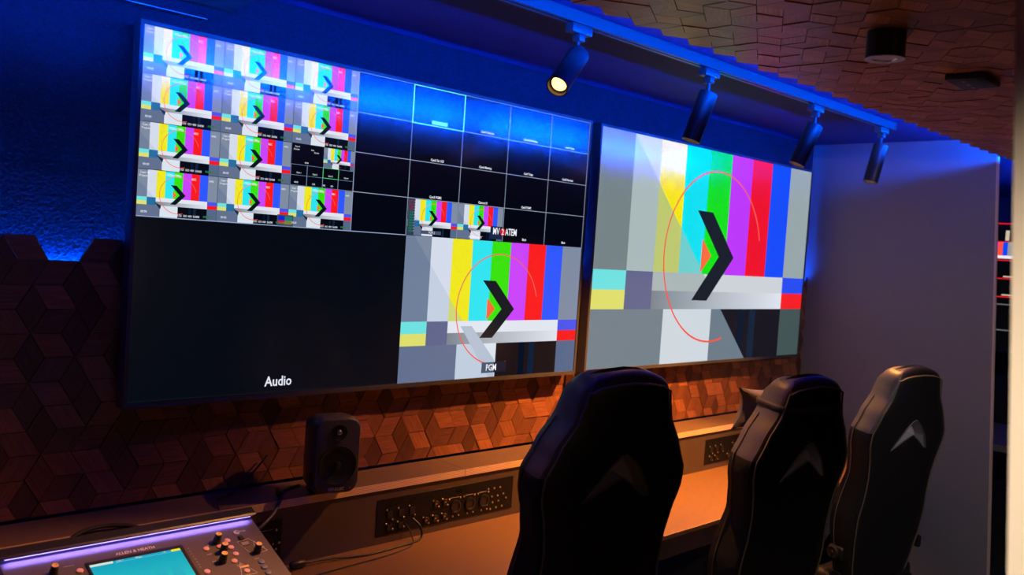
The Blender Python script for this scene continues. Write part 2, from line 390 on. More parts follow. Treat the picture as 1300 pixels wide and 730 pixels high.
def make_tv(name,x0,z0,pc,label,ty=0.0):
    root=empty(name,(x0,ty,z0)); tag(root,label,'television','wall mounted screens')
    b=.011; D=.042
    fr=MB()
    fr.box(-b,-.004,TH,TW+b,D,TH+b); fr.box(-b,-.004,-b-.004,TW+b,D,0); fr.box(-b,-.004,0,0,D,TH); fr.box(TW,-.004,0,TW+b,D,TH)
    fr.build('frame',MT['bezel'],root)
    MB().box(0,.004,0,TW,D,TH).build('rear_case',MT['tvback'],root)
    pc.mb.build('display',MT['screen'],root)
    mt=MB()
    for xx in (.35,TW-.45): mt.box(xx,D+.001,.2,xx+.06,YP-ty-.001,TH-.2)
    mt.box(.2,D+.001,.45,TW-.2,D+.006,.55) 
    mt.build('mounting_bracket',MT['tvback'],root)
    return root

pc=Pic(TW,TH)
BK=C(2,5,16)
pc.rect(0,0,1,1,BK,-1)
pc.rect(.0,.5,.5,1,C(4,9,18),1,C(5,9,18))
for i in range(3):
    for j in range(4):
        u,v=i*.126,j*.125
        if (i,j)==(2,2): continue
        pattern(pc,u,v+.001,u+.1255,v+.1245,1,'thumb')
        pc.text('Cam %d'%(j*3+i+1),u+.004,v+.012,.009,L=9,align='LEFT',sx=.9); pc.text('Program',u+.003,v+.02,.008,L=9,align='LEFT',sx=.9)
        pc.text('1920x1080p',u+.055,v+.0135,.011,L=9,sx=.8); pc.text('REC',u+.0865,v+.018,.0085,L=9,sx=.9); pc.text('A002',u+.115,v+.018,.0075,L=9,sx=.9)
        pc.text('00:00',u+.007,v+.115,.009,L=9,align='LEFT',sx=.9); pc.text('ISO 400',u+.079,v+.1195,.0085,L=9,sx=.9); pc.text('5600K',u+.093,v+.1195,.0085,L=9,sx=.9)
        pc.text('1/50',u+.066,v+.1195,.0085,L=9,sx=.9)
        for q in range(5): pc.rect(u+.104+q*.0033,v+.1125,u+.1065+q*.0033,v+.118,C(40,110,70) if q<3 else C(95,110,60),9)
# small nested multiview in the third column
u,v=.252,.25
pc.rect(u,v,u+.126,v+.1245,C(3,6,18),1); pattern(pc,u+.0625,v+.001,u+.125,v+.0625,2.5,'thumb')
for a in range(5): pc.rect(u+.0312*a,v+.0625,u+.0312*a+.0008,v+.124,C(130,150,185),8)
for a in (.0625,.094,.124): pc.rect(u,v+a,u+.125,v+a+.0009,C(130,150,185),8)
pc.rect(u+.0625,v+.0625,u+.094,v+.0637,C(60,220,90),9); pc.rect(u+.0625,v+.0933,u+.094,v+.0945,C(60,220,90),9)
for a in (.0625,.0937): pc.rect(u+a,v+.0625,u+a+.0009,v+.0945,C(60,220,90),9)
for a,b_,t_ in ((.006,.012,'Cam 9'),(.004,.02,'Preview'),(.040,.017,'Live'),(.048,.024,'On Air'),(.03,.058,'PVW'),(.016,.089,'Cam 1'),(.047,.089,'Cam 2'),(.078,.089,'Cam 3'),(.110,.089,'Cam 4'),(.008,.118,'00:00'),(.045,.119,'1/50'),(.066,.119,'400'),(.082,.119,'ISO')): pc.text(t_,u+a,v+b_,.0075,L=9,align='LEFT' if a<.01 else 'CENTER')
pc.rect(.232,.466,.262,.502,C(60,75,95),8); pc.rect(.234,.470,.246,.483,C(10,40,210),9); pc.rect(.234,.483,.246,.492,C(200,10,40),9); pc.rect(.246,.470,.260,.483,C(30,120,125),9); pc.rect(.246,.483,.260,.494,C(120,130,60),9)
# grid of the empty cells
ln=C(150,160,185); lw=.0011
for k in range(3,9):
    x=k*.125+(.0025 if k==3 else 0)
    pc.rect(min(x,1-lw*1.1)-lw*.3,0,min(x,1-lw)+lw*.7,.5,ln,8)
for k in range(0,4): pc.rect(.377,k*.125-(0 if k==0 else .001),1,k*.125+.0011,ln,8)
pc.rect(0,.4985,.5,.501,C(150,165,200),8)
for k in (1,2): pc.rect(k*.126-.0006,0,k*.126+.0004,.5,C(85,95,120),8)
gl=C(120,235,170)
for r_c in ((.5,.0,.627,.003),(.5,.124,.627,.1275),(.499,0,.5015,.127),(.6245,0,.627,.127)): pc.rect(*r_c,gl,9)
pc.rect(.546,.108,.585,.121,gl,9)
for u,v,t_ in ((.690,.118,'Cam2 Talk Jolo'),(.814,.118,'Cam3 Tab Works'),(.937,.118,'Cam4 Totaal'),(.565,.244,'Cam5 Str 3GI'),(.690,.243,'Cam6 Meeting'),(.814,.243,'Cam7 Stage'),(.937,.243,'Cam8 Normaal'),(.566,.369,'Cam5 PGM2'),(.690,.369,'Camera 01'),(.814,.369,'Cam5 PGM2'),(.814,.490,'Black'),(.937,.490,'Black')):
    pc.text(t_,u,v,.0125,L=9,sx=.85,bold=.0002)
pattern(pc,.503,.377,.6245,.4985,1,'thumb'); pattern(pc,.6265,.377,.7485,.4985,1,'thumb')
pc.rect(.503,.377,.5185,.4985,C(50,62,82),6)
for q in range(12): 
    pc.rect(.506,.383+q*.009,.515,.389+q*.009,C(120,40,80) if q<4 else C(20,110,90),7)
    pc.rect(.5165,.384+q*.009,.518,.386+q*.009,C(200,205,215),7)
pc.rect(.535,.480,.585,.492,C(70,82,105),7); pc.text('PGM 2',.562,.490,.012,L=9); pc.text('ATEM 03 MIX1',.675,.493,.012,L=9,bold=.0002)
pc.rect(.715,.445,.748,.492,C(28,40,70),7)
pc.text('MV',.722,.474,.037,L=9,align='LEFT',sx=.68,bold=.0006); pc.text('ATEM',.7575,.474,.037,L=9,align='LEFT',sx=.66,bold=.0006)
pc.poly([(.750+.0075*math.cos(a),.4635-.0135*math.sin(a)) for a in [i*PI/8 for i in range(16)]][::-1],C(225,20,25),8)
pc.text('2',.750,.4735,.032,L=9,sx=.8,bold=.0004)
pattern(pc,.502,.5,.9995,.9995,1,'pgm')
pc.rect(.715,.945,.785,.984,C(72,86,112),7); pc.rect(.75,.945,.785,.984,C(12,24,44),7.2)
pc.text('PGM',.742,.976,.036,L=9,sx=.78,bold=.0005)
pc.text('Audio',.251,.978,.044,L=9,sx=.88,bold=.0007,col=C(225,228,240))
pc.rect(0,.995,.5,.9965,C(18,22,30),8)
make_tv('television',0,ZO,pc,'large wall screen at left showing a multiview grid of test patterns')
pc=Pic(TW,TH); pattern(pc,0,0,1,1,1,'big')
make_tv('television',1.954,ZO,pc,'large wall screen at right filled with one colour bar test pattern',.002)

# ------------------------------------------------------------ track rail and spotlights
YR=-.64
root=empty('track_rail',(0,YR,ZC)); tag(root,'long dark ceiling track rail carrying four spotlights','track rail')
m_=MB(); x0,x1=.15,3.36
m_.box(x0,-.018,-.004,x1,.018,-.0005); m_.box(x0,-.018,-.036,x1,-.010,-.0042); m_.box(x0,.010,-.036,x1,.018,-.0042)
m_.box(x0,-.0099,-.036,x1,-.005,-.0335); m_.box(x0,.005,-.036,x1,.0099,-.0335); m_.build('rail_channel',MT['rail'],root)
m_=MB(); m_.box(x0,-.0098,-.012,x1,-.0075,-.007); m_.box(x0,.0075,-.012,x1,.0098,-.007); m_.build('conductor',MT['steel'],root)
m_=MB(); m_.box(x1,-.019,-.037,x1+.008,.019,0-.0006); m_.build('end_cap',MT['lampblk'],root)
def spot(x,ax,label,lit,W,blend=.6,ang=60,L=.185,R=.034,fin='lampblk'):
    root=empty('track_spotlight',(x,YR,ZC-.037)); tag(root,label,'spotlight','track spotlights')
    a=Vector(ax).normalized()
    m_=MB(); m_.rbox(-.045,-.0175,-.028,.045,.0175,-.0005,.003,2); m_.rbox(-.012,-.015,-.05,.016,.015,-.027,.003,2); m_.build('track_adapter',MT['rail'],root)
    MB().tube([(0,0,-.05),(0,0,-.092)],.0065,12).build('stem',MT['rail'],root)
    piv=Vector((0,0,-.095)); 
    z_=a; x_=z_.orthogonal().normalized(); y_=z_.cross(x_); T=Matrix((x_,y_,z_)).transposed().to_4x4(); T.translation=piv-a*.012
    m_=MB(); m_.lathe([(0,-.0),(R-.002,0),(R,.002),(R,L),(R-.004,L),(R-.005,L-.016),(0.0,L-.016)],T,40); m_.build('lamp_housing',MT['lampblk'],root)
    m_=MB(); m_.lathe([(R-.0105,L-.0158),(R-.0115,L-.0135),(0,L-.0135)],T,32); m_.build('lens',MT['lens'] if lit else MT['lens_off'],root)
    li=bpy.data.lights.new('spot_beam','SPOT'); li.energy=W; li.color=WARM; li.spot_size=math.radians(ang); li.spot_blend=blend; li.shadow_soft_size=.012
    lo=bpy.data.objects.new('spot_beam',li); COL.objects.link(lo); lo.parent=root
    q=Vector((0,0,-1)).rotation_difference(a); lo.rotation_mode='QUATERNION'; lo.rotation_quaternion=q; lo.location=T@Vector((0,0,L-.010))
    return root
spot(1.062,(-.72,-.24,-.68),'leftmost track spotlight, tilted left with its warm lens glowing',True,SPOT_W*.68,ang=80)
spot(1.775,(-.20,.2,-.95),'second track spotlight from the left, in front of the right screen corner',True,SPOT_W*.38,ang=92)
spot(2.585,(-.25,.24,-.9),'third track spotlight from the left, leaning in front of the right screen top',True,SPOT_W*1.1,ang=76)
spot(3.25,(-.18,.12,-.95),'rightmost track spotlight beside the end of the rail',True,SPOT_W*.6,ang=72)

# ------------------------------------------------------------ ceiling fittings on the wooden raft
root=empty('ceiling_downlight',(1.285,-1.495,ZW-.002)); tag(root,'short black cylinder downlight with a bright metal rim on the wooden ceiling','downlight')
m_=MB(); m_.lathe([(0,0),(.048,0),(.048,-.066),(.046,-.066)],None,48); m_.build('housing',mat('brushed_black',(.035,.033,.03),.3,metal=.7),root)
m_=MB(); m_.lathe([(.046,-.0662),(.0485,-.0675),(.0485,-.069),(.030,-.069),(.026,-.058),(0,-.055)],None,48); m_.build('reflector_rim',mat('bright_rim',(.95,.92,.88),.3,metal=1),root)
root=empty('ceiling_sensor_plate',(1.925,-1.49,ZW-.002),math.radians(2)); tag(root,'flat black socket plate on the wooden ceiling right of the downlight','socket plate')
m_=MB(); m_.rbox(-.085,-.055,-.018,.085,.055,0,.004,2); m_.build('plate',MT['plastic'],root)
for kx in (-.05,0,.05): MB().lathe([(0,-.0185),(.006,-.0185),(.006,-.021),(0,-.021)],Matrix.Translation((kx,.01,0)),12).build('screw',MT['silver'],root)

# ------------------------------------------------------------ shelf box along the wall and desk
YF=-.115; ZS=ZO-.312; ZD=ZO-.524
def board(name,x0,x1,label):
    root=empty(name,(0,0,0)); tag(root,label,'shelf','shelf boards along the wall')
    MB().box(x0,YF+.0015,ZS-.025,x1,YP-.001,ZS).build('board',MT['shelf_top'],root)
    MB().box(x0,YF,ZS-.025,x1,YF+.0013,ZS-.0005).build('plywood_edge',MT['ply'],root)
board('wall_shelf',-1.3,1.187,'left shelf board with plywood edge carrying the small speaker'); board('wall_shelf',1.189,3.999,'right shelf board with plywood edge running behind the chairs')
tag(MB().box(-1.3,YF+.006,ZD+.0005,3.999,YF+.02,ZS-.0255).build('shelf_fascia',mat('fascia_laminate',(.085,.058,.042),.5)),'grey brown upright fascia panel between desk top and wall shelf','panel')
root=empty('desk',(0,0,0)); tag(root,'long built in control desk with plywood edge under the screens','desk')
YD=-.61
MB().box(-1.3,YD+.0015,ZD-.017,3.999,YF+.03,ZD).build('desk_top',MT['desk_top'],root)
MB().box(-1.3,YD,ZD-.0168,3.999,YD+.0013,ZD-.0005).build('plywood_edge',MT['ply'],root)
MB().box(-1.3,YD+.002,ZD-.09,3.999,YD+.02,ZD-.0172).build('apron',MT['desk_front'],root)
for x in (-1.25,.35,1.5,2.5,3.93): MB().box(x,YD+.03,0.001,x+.04,YF+.02,ZD-.0172).build('support_panel',MT['desk_front'],root)

# ------------------------------------------------------------ patch plates
def screwdot(m_,x,z,r=.0035,mi=1): m_.lathe([(r,0),(r,.003),(r*.5,.0045),(0,.0045)],frame((x,-.001,z),(1,0,0),(0,0,1)),8,mi)
TXT=lambda x,z:Matrix(((1,0,0,x),(0,0,-1,-.0022),(0,1,0,z),(0,0,0,1)))
def plate(x0,x1,label,title,full=True,kind='long'):
    zc=.847; h=.0625
    root=empty('patch_panel',((x0+x1)/2,YF+.006,zc)); tag(root,label,'connector panel','connector panels on the fascia')
    w=(x1-x0)/2
    m_=MB(); m_.rbox(-w,-.0022,-h,w,-.0003,h,.0008,1); m_.build('face_plate',MT['plate'],root)
    class Bag:
        def __init__(b,name,mt,nrm=True): b.name=name; b.mt=mt; b.nrm=nrm
        def put(b,fn,*a,**k):
            q=MB(); getattr(q,fn)(*a,**k); q.m=[0]*len(q.m); return q.build(b.name,b.mt,root,normals=b.nrm)
        def lathe(b,*a,**k): return b.put('lathe',*a,**k)
        def box(b,*a,**k): return b.put('box',*a,**k)
        def text(b,*a,**k): return b.put('text',*a,**k)
    ink=Bag('lettering',MT['ink'],False); dots=Bag('screw',MT['silver']); brass=Bag('contact',MT['brass']); soc=Bag('socket',MT['plastic'])
    L=-w
    if kind=='long':
        for k in range(3):
            x=L+.055+k*.048; ink.text(('USB A','HDMI 1','USB C')[k],.010,TXT(x-.01,.035),align='CENTER')
            screwdot(dots,x-.014,.024,mi=0); screwdot(dots,x+.012,-.012,mi=0); brass.box(x-.009,-.0035,-.002,x+.009,-.0022,.015)
            soc.box(x-.011,-.005,-.006,x+.011,-.0022,.018)
        ink.text('NETWORK / DATA',.010,TXT(L+.07,-.012),align='CENTER')
        for k in range(2):
            x=L+.055+k*.048; screwdot(dots,x-.014,-.024,mi=0); screwdot(dots,x+.014,-.046,mi=0); brass.box(x-.008,-.0035,-.045,x+.008,-.0022,-.030); soc.box(x-.01,-.006,-.048,x+.01,-.0022,-.028)
        for r in range(2):
            for k in range(3 if r else 2):
                x=L+.215+(k+(0 if r else 1))*.042; z=.03-r*.052
                screwdot(dots,x-.013,z-.006,mi=0); screwdot(dots,x+.013,z-.03,mi=0); soc.lathe([(.012,0),(.012,.004),(.009,.006),(0,.004)],frame((x,-.0022,z-.018),(1,0,0),(0,0,1)),16)
                ink.text('SDI %d'%(k+1+2*r),.008,TXT(x,z+.002),align='CENTER'); brass.box(x-.006,-.007,z-.019,x+.006,-.0062,z-.016)
        ink.text(title,.021,TXT(L+.372,.036),align='CENTER',bold=.0003)
        for k in range(3):
            x=L+.345+k*.07; soc.lathe([(.024,0),(.024,.004),(.019,.005),(.018,.002),(0,.002)],frame((x+.005,-.0022,-.012),(1,0,0),(0,0,1)),24)
            screwdot(dots,x-.026,.018,mi=0); screwdot(dots,x+.026,.018,mi=0); screwdot(dots,x-.006,-.047,mi=0); screwdot(dots,x+.022,-.047,mi=0)
            ink.box(x-.02,-.0026,.021,x+.02,-.0022,.0222)
        for a,b in ((.51,.028),(.54,.028),(.57,.028),(.53,-.003),(.56,-.003),(.59,0),(.505,-.03),(.535,-.026),(.565,-.024),(.605,-.018),(.525,-.05),(.555,-.048),(.585,-.047)): 
            if L+a<w-.008: screwdot(dots,L+a,b,.004,0)
    else:
        soc.lathe([(.03,0),(.03,.004),(.026,.005),(.024,.002),(0,.002)],frame((w-.06,-.0022,-.004),(1,0,0),(0,0,1)),24)
        for a,b in ((-.1,.024),(-.02,.03),(-.085,-.036),(-.018,-.03),(-.115,.02),(-.03,-.012),(-.008,-.012)): screwdot(dots,w+a,b,.004,0)
        ink.box(w-.095,-.0026,.033,w-.03,-.0022,.034)
    return root
plate(.803,1.443,'long black connector panel on the fascia between speaker and nearest chair','Fase 1')
plate(2.765,3.405,'long black connector panel on the fascia between the nearest and middle chairs','Fase 2')
plate(.18,.447,'black connector panel partly behind the right end of the mixing console','',kind='short')

# ------------------------------------------------------------ studio monitor speaker
root=empty('studio_speaker',(.607,-.10,ZS+.001),math.radians(-13)); tag(root,'small rounded dark grey two way studio speaker standing on the shelf edge','speaker')
def rounded(w,h,r,n=6):
    P=[]
    for cx,cz,a0 in ((w-r,h-r,0),(-w+r,h-r,90),(-w+r,-h+r,180),(w-r,-h+r,270)):
        for k in range(n+1):
            a=math.radians(a0+90*k/n); P.append((cx+r*math.cos(a),cz+r*math.sin(a)))
    return P
m_=MB(); hz=.132; st=[(-.082,.062,.105,.03),(-.080,.070,.114,.034),(-.070,.0755,.1195,.036),(-.03,.077,.121,.036),(.02,.074,.117,.035),(.055,.062,.10,.034),(.066,.045,.08,.03)]
rings=[[(x,y,z+hz) for x,z in rounded(w_,h_,r__)] for (y,w_,h_,r__) in st]; n=len(rings[0]); vs=[p for r0 in rings for p in r0]
fs=[(i*n+k,i*n+(k+1)%n,(i+1)*n+(k+1)%n,(i+1)*n+k) for i in range(len(rings)-1) for k in range(n)]+[tuple(range(n)),tuple(range((len(rings)-1)*n,len(rings)*n))]
m_.add(vs,fs,0,True); m_.build('cabinet',MT['spk'],root)
Tf=lambda x,z,y=-.0825:frame((x,y,z),(1,0,0),(0,0,1))
MB().lathe([(.062,0),(.061,.0035),(.056,.002),(.054,-.0015+.0025),(.03,.0008),(.012,.0006),(.010,.006),(.004,.009),(0,.009)],Tf(0,hz-.028),48).build('woofer',MT['cone'],root)
MB().lathe([(.026,0),(.0255,.003),(.020,.001),(.014,.0008),(0,.0008)],Tf(0,hz+.075),32).build('tweeter_ring',MT['cone'],root)
MB().lathe([(.0095,.001),(.008,.005),(.004,.0075),(0,.008)],Tf(0,hz+.075),24).build('tweeter_dome',MT['dome'],root)
MB().text('GENELEC',.0125,frame((0,-.0829,hz-.108),(1,0,0),(0,0,1)),align='CENTER',bold=.0003).build('lettering',MT['ink'],root,normals=False)
MB().lathe([(.0022,0),(.0022,.001),(0,.001)],Tf(.045,hz-.102),10).build('indicator',MT['silver'],root)
m_=MB(); m_.rbox(-.05,-.03,-.0005,.05,.06,.016,.004,2); m_.build('stand_pad',MT['plastic'],root)

# ------------------------------------------------------------ mixing console
k_=.389; th=math.atan(k_)
root=empty('mixing_console',(0,-.218,.965)); tag(root,'black digital mixing console with teal touchscreen and violet light bar at lower left','mixing console')
cs,sn=math.cos(th),math.sin(th)
def SP(x,s_,h=0): return Vector((x,-s_*cs-h*sn,-s_*sn+h*cs))
SF=lambda x,s_,h=0:frame(SP(x,s_,h),(1,0,0),(0,cs,sn))
x0,x1=-.365,.284; LEN=.50
m_=MB(); pf=[SP(0,-.0,0),SP(0,LEN,0),SP(0,LEN,-.03),(0,-LEN*cs,-.965+ZD+.012),(0,.02,-.965+ZD+.012),(0,.02,0.0)]
m_.prism([(p[1],p[2]) for p in pf],x0,x1,'x'); m_.build('case',MT['mixer_dk'],root)
m_=MB(); a=[SP(x0+.004,.004,.0012),SP(x1-.002,.004,.0012),SP(x1-.002,LEN-.004,.0012),SP(x0+.004,LEN-.004,.0012)]; b=[SP(x0+.004,.004,.0002),SP(x1-.002,.004,.0002),SP(x1-.002,LEN-.004,.0002),SP(x0+.004,LEN-.004,.0002)]
m_.add(a+b,[(0,1,2,3),(0,4,5,1),(1,5,6,2),(2,6,7,3),(3,7,4,0)],0); m_.build('control_surface',MT['mixer'],root)
# rear hood with the light bar beneath its lip
m_=MB(); hp=[SP(0,-.030,-.004),SP(0,-.030,.018),SP(0,-.022,.024),SP(0,.004,.024),SP(0,.010,.0215),SP(0,.010,.018),SP(0,.000,.015),SP(0,-.003,.0)]
m_.prism([(p[1],p[2]) for p in hp],x0-.008,x1+.004,'x'); m_.build('rear_hood',MT['mixer_dk'],root)
m_=MB(); q=[SP(0,.0015,.0145),SP(0,.0085,.0165),SP(0,.0085,.0150),SP(0,.0015,.0125)]; m_.prism([(p[1],p[2]) for p in q],x0+.012,x1-.012,'x'); m_.build('light_bar',MT['mixled'],root)
li=bpy.data.lights.new('bar_glow','AREA'); li.shape='RECTANGLE'; li.size=.62; li.size_y=.006; li.energy=1.1; li.color=(.22,.16,1)
lo=bpy.data.objects.new('bar_glow',li); COL.objects.link(lo); lo.parent=root; lo.matrix_local=frame(SP((x0+x1)/2,.009,.0118),(1,0,0),(SP(0,.5,1)-SP(0,0,0)).normalized().cross(Vector((1,0,0))))
# touchscreen
def surf_box(m,x0,s0,x1,s1,h0,h1,mi=0,pic=None):
    v=[SP(x0,s1,h0),SP(x1,s1,h0),SP(x1,s0,h0),SP(x0,s0,h0),SP(x0,s1,h1),SP(x1,s1,h1),SP(x1,s0,h1),SP(x0,s0,h1)]
    return m.add(v,[(0,3,2,1),(4,5,6,7),(0,1,5,4),(1,2,6,5),(2,3,7,6),(3,0,4,7)],mi,pic=pic)
m_=MB(); surf_box(m_,-.186,.056,.056,.21,.0013,.004); m_.build('screen_bezel',MT['mixer_dk'],root)
m_=MB(); T_=C(0,168,190)
def sq(x0,s0,x1,s1,c,L=1,c2=None): m_.add([SP(x0,s1,.004+.0002*L),SP(x1,s1,.004+.0002*L),SP(x1,s0,.004+.0002*L),SP(x0,s0,.004+.0002*L)],[(0,1,2,3)],0,pic=[c2 or c,c2 or c,c,c])
sq(-.180,.068,.046,.205,C(0,158,185),1,C(25,195,195)); sq(-.180,.068,-.125,.076,C(205,228,215),2); sq(.022,.068,.046,.076,C(235,225,40),2); sq(-.12,.0755,.022,.0762,C(150,220,230),2)
m_.text('CH 1',.008,SF(-.117,.075,.0045),pic=[C(210,235,235)]); m_.text('Main',.009,SF(-.07,.075,.0045),pic=[C(210,235,235)]); m_.text('LR',.007,SF(.0,.074,.0045),pic=[C(210,235,235)])
for a in range(5): sq(-.165+a*.04,.13,-.137+a*.04,.19,C(18,172,190),2)
m_.build('touchscreen',MT['screen2'],root)
m_=MB(); m_.text('ALLEN & HEATH',.0135,SF(-.109,.0475,.0018),align='LEFT',sx=1.0,bold=.0003)
m_.text('SOFT KEYS',.005,SF(-.235,.055,.0018)); m_.text('POWER',.006,SF(.222,.048,.0018))
for i in range(8): m_.text('-%d'%(i*3),.0045,SF(.066,.075+i*.011,.0018))
m_.text('SEND',.005,SF(.118,.078,.0018)); m_.text('GAIN',.006,SF(.103,.112,.0018)); m_.text('PAN',.006,SF(.106,.142,.0018)); m_.text('GATE',.006,SF(.16,.175,.0018)); m_.text('COMP',.005,SF(.215,.165,.0018))
def outline(pts,w_=.0007):
    for i in range(len(pts)):
        a,b=SP(pts[i][0],pts[i][1],.0018),SP(pts[(i+1)%len(pts)][0],pts[(i+1)%len(pts)][1],.0018); m_.tube([a,b],w_,5)
outline([(.172,.165),(.20,.215),(.155,.215)]); outline([(.20,.085),(.235,.08),(.262,.125),(.215,.14)]); outline([(.245,.095),(.265,.14),(.225,.145)])
m_.build('lettering',MT['ink'],root,normals=False)
m_=MB(); surf_box(m_,.163,.178,.190,.186,.0013,.002); m_.build('yellow_key',mat('amber_key',(.75,.5,.25),.5),root)
m_=MB(); m_.lathe([(.008,0),(.008,.002),(.0055,.002),(.0055,.0)],SF(.215,.048,.0013),20); m_.build('power_ring',MT['ink'],root)
def enc(x,s_,lean=0,h=.026):
    e=MB(); e.lathe([(.011,0),(.0105,h*.4),(.0085,h),(.0075,h+.001),(0,h+.001)],SF(x,s_,.0013),20); o=e.build('encoder_knob',MT['knob'],root)
    c=MB(); c.lathe([(.0078,h+.0012),(.0078,h+.0025),(.0035,h+.0026),(.003,h+.0015),(0,h+.0015)],SF(x,s_,.0013),20); c.build('knob_cap',MT['knobcap'],o)
for x,s_ in ((.148,.070),(.148,.112),(.131,.147),(.234,.138),(-.262,.072)): enc(x,s_)
def disc(x,s_,name,mt,r=.008): MB().lathe([(r,0),(r,.0025),(r*.8,.0035),(0,.0035)],SF(x,s_,.0013),18).build(name,mt,root)
for x,s_ in ((.177,.073),(.175,.102),(.176,.13),(.161,.155),(.111,.088),(.078,.172),(.176,.2),(-.204,.078),(.148,.09)): disc(x,s_,'button',MT['pinkbtn'])
for x,s_ in ((.228,.178),(.226,.2),(.226,.222)): disc(x,s_,'blue_button',MT['bluebtn'],.009)
m_=MB(); surf_box(m_,.211,.066,.222,.082,.0013,.006); m_.build('usb_slot',MT['plastic'],root)
m_=MB(); surf_box(m_,.207,.092,.228,.105,.0013,.004); m_.build('small_display',MT['silver'],root)

# ------------------------------------------------------------ cables
def spline(P,n=10):
    P=[Vector(p) for p in P]; out=[]
    for i in range(len(P)-1):
        p0=P[max(i-1,0)];p1=P[i];p2=P[i+1];p3=P[min(i+2,len(P)-1)]
        for k in range(n):
            t=k/n; out.append(.5*((2*p1)+(-p0+p2)*t+(2*p0-5*p1+4*p2-p3)*t*t+(-p0+3*p1-3*p2+p3)*t**3))
    out.append(P[-1]); return out
def cable(name,P,r,label,ends=None):
    root=empty(name,P[0]); tag(root,label,'cable','loose cables')
    off=Vector(P[0]); m_=MB(); m_.tube([q-off for q in spline(P)],r,8); m_.build('cord',MT['cable'],root)
    if ends:
        for a,b,rr in ends: MB().tube([Vector(a)-off,(Vector(a)*.8+Vector(b)*.2)-off,(Vector(a)*.2+Vector(b)*.8)-off,Vector(b)-off],[rr*.7,rr,rr,rr*.7],14).build('plug',MT['plastic'],root)
    return root
cable('audio_cable',[(.945,-.128,.83),(.965,-.15,.80),(.955,-.16,.765),(.86,-.17,ZD+.004),(.72,-.175,ZD+.004),(.58,-.15,ZD+.01),(.50,-.15,ZD+.013)],.0038,'black cable from the left connector panel to a plug beside the console',[((.46,-.15,ZD+.014),(.51,-.15,ZD+.014),.013)])
cable('audio_cable',[(.915,-.128,.815),(.925,-.15,.785),(.90,-.185,ZD+.003),(.78,-.215,ZD+.003),(.62,-.225,ZD+.003),(.48,-.235,ZD+.003),(.36,-.24,ZD+.004)],.0022,'thinner black cable from the left connector panel lying across the desk')
cable('power_cable',[(.56,-.01,ZS+.004),(.50,-.03,ZS+.004),(.455,-.06,ZS+.004),(.44,-.105,ZS+.005),(.40,-.135,ZS-.03),(.34,-.16,ZS-.06),(.29,-.17,ZS-.09)],.006,'thick black cable hanging over the shelf edge behind the console',[((.468,-.045,ZS+.012),(.445,-.09,ZS+.012),.011)])
cable('power_cable',[(.47,.045,ZS+.10),(.42,.03,ZS+.06),(.34,.0,ZS+.015),(.27,-.03,ZS+.005),(.245,-.09,ZS+.006),(.235,-.13,ZS-.02),(.23,-.17,ZS-.07)],.0032,'thin black cable looping from behind the speaker down to the console')
cable('power_cable',[(.03,-.15,ZS-.02),(-.02,-.125,ZS+.003),(-.09,-.115,ZS+.012),(-.16,-.125,ZS+.004),(-.21,-.15,ZS-.03)],.006,'thick black cable lying on the shelf edge above the console brand name')

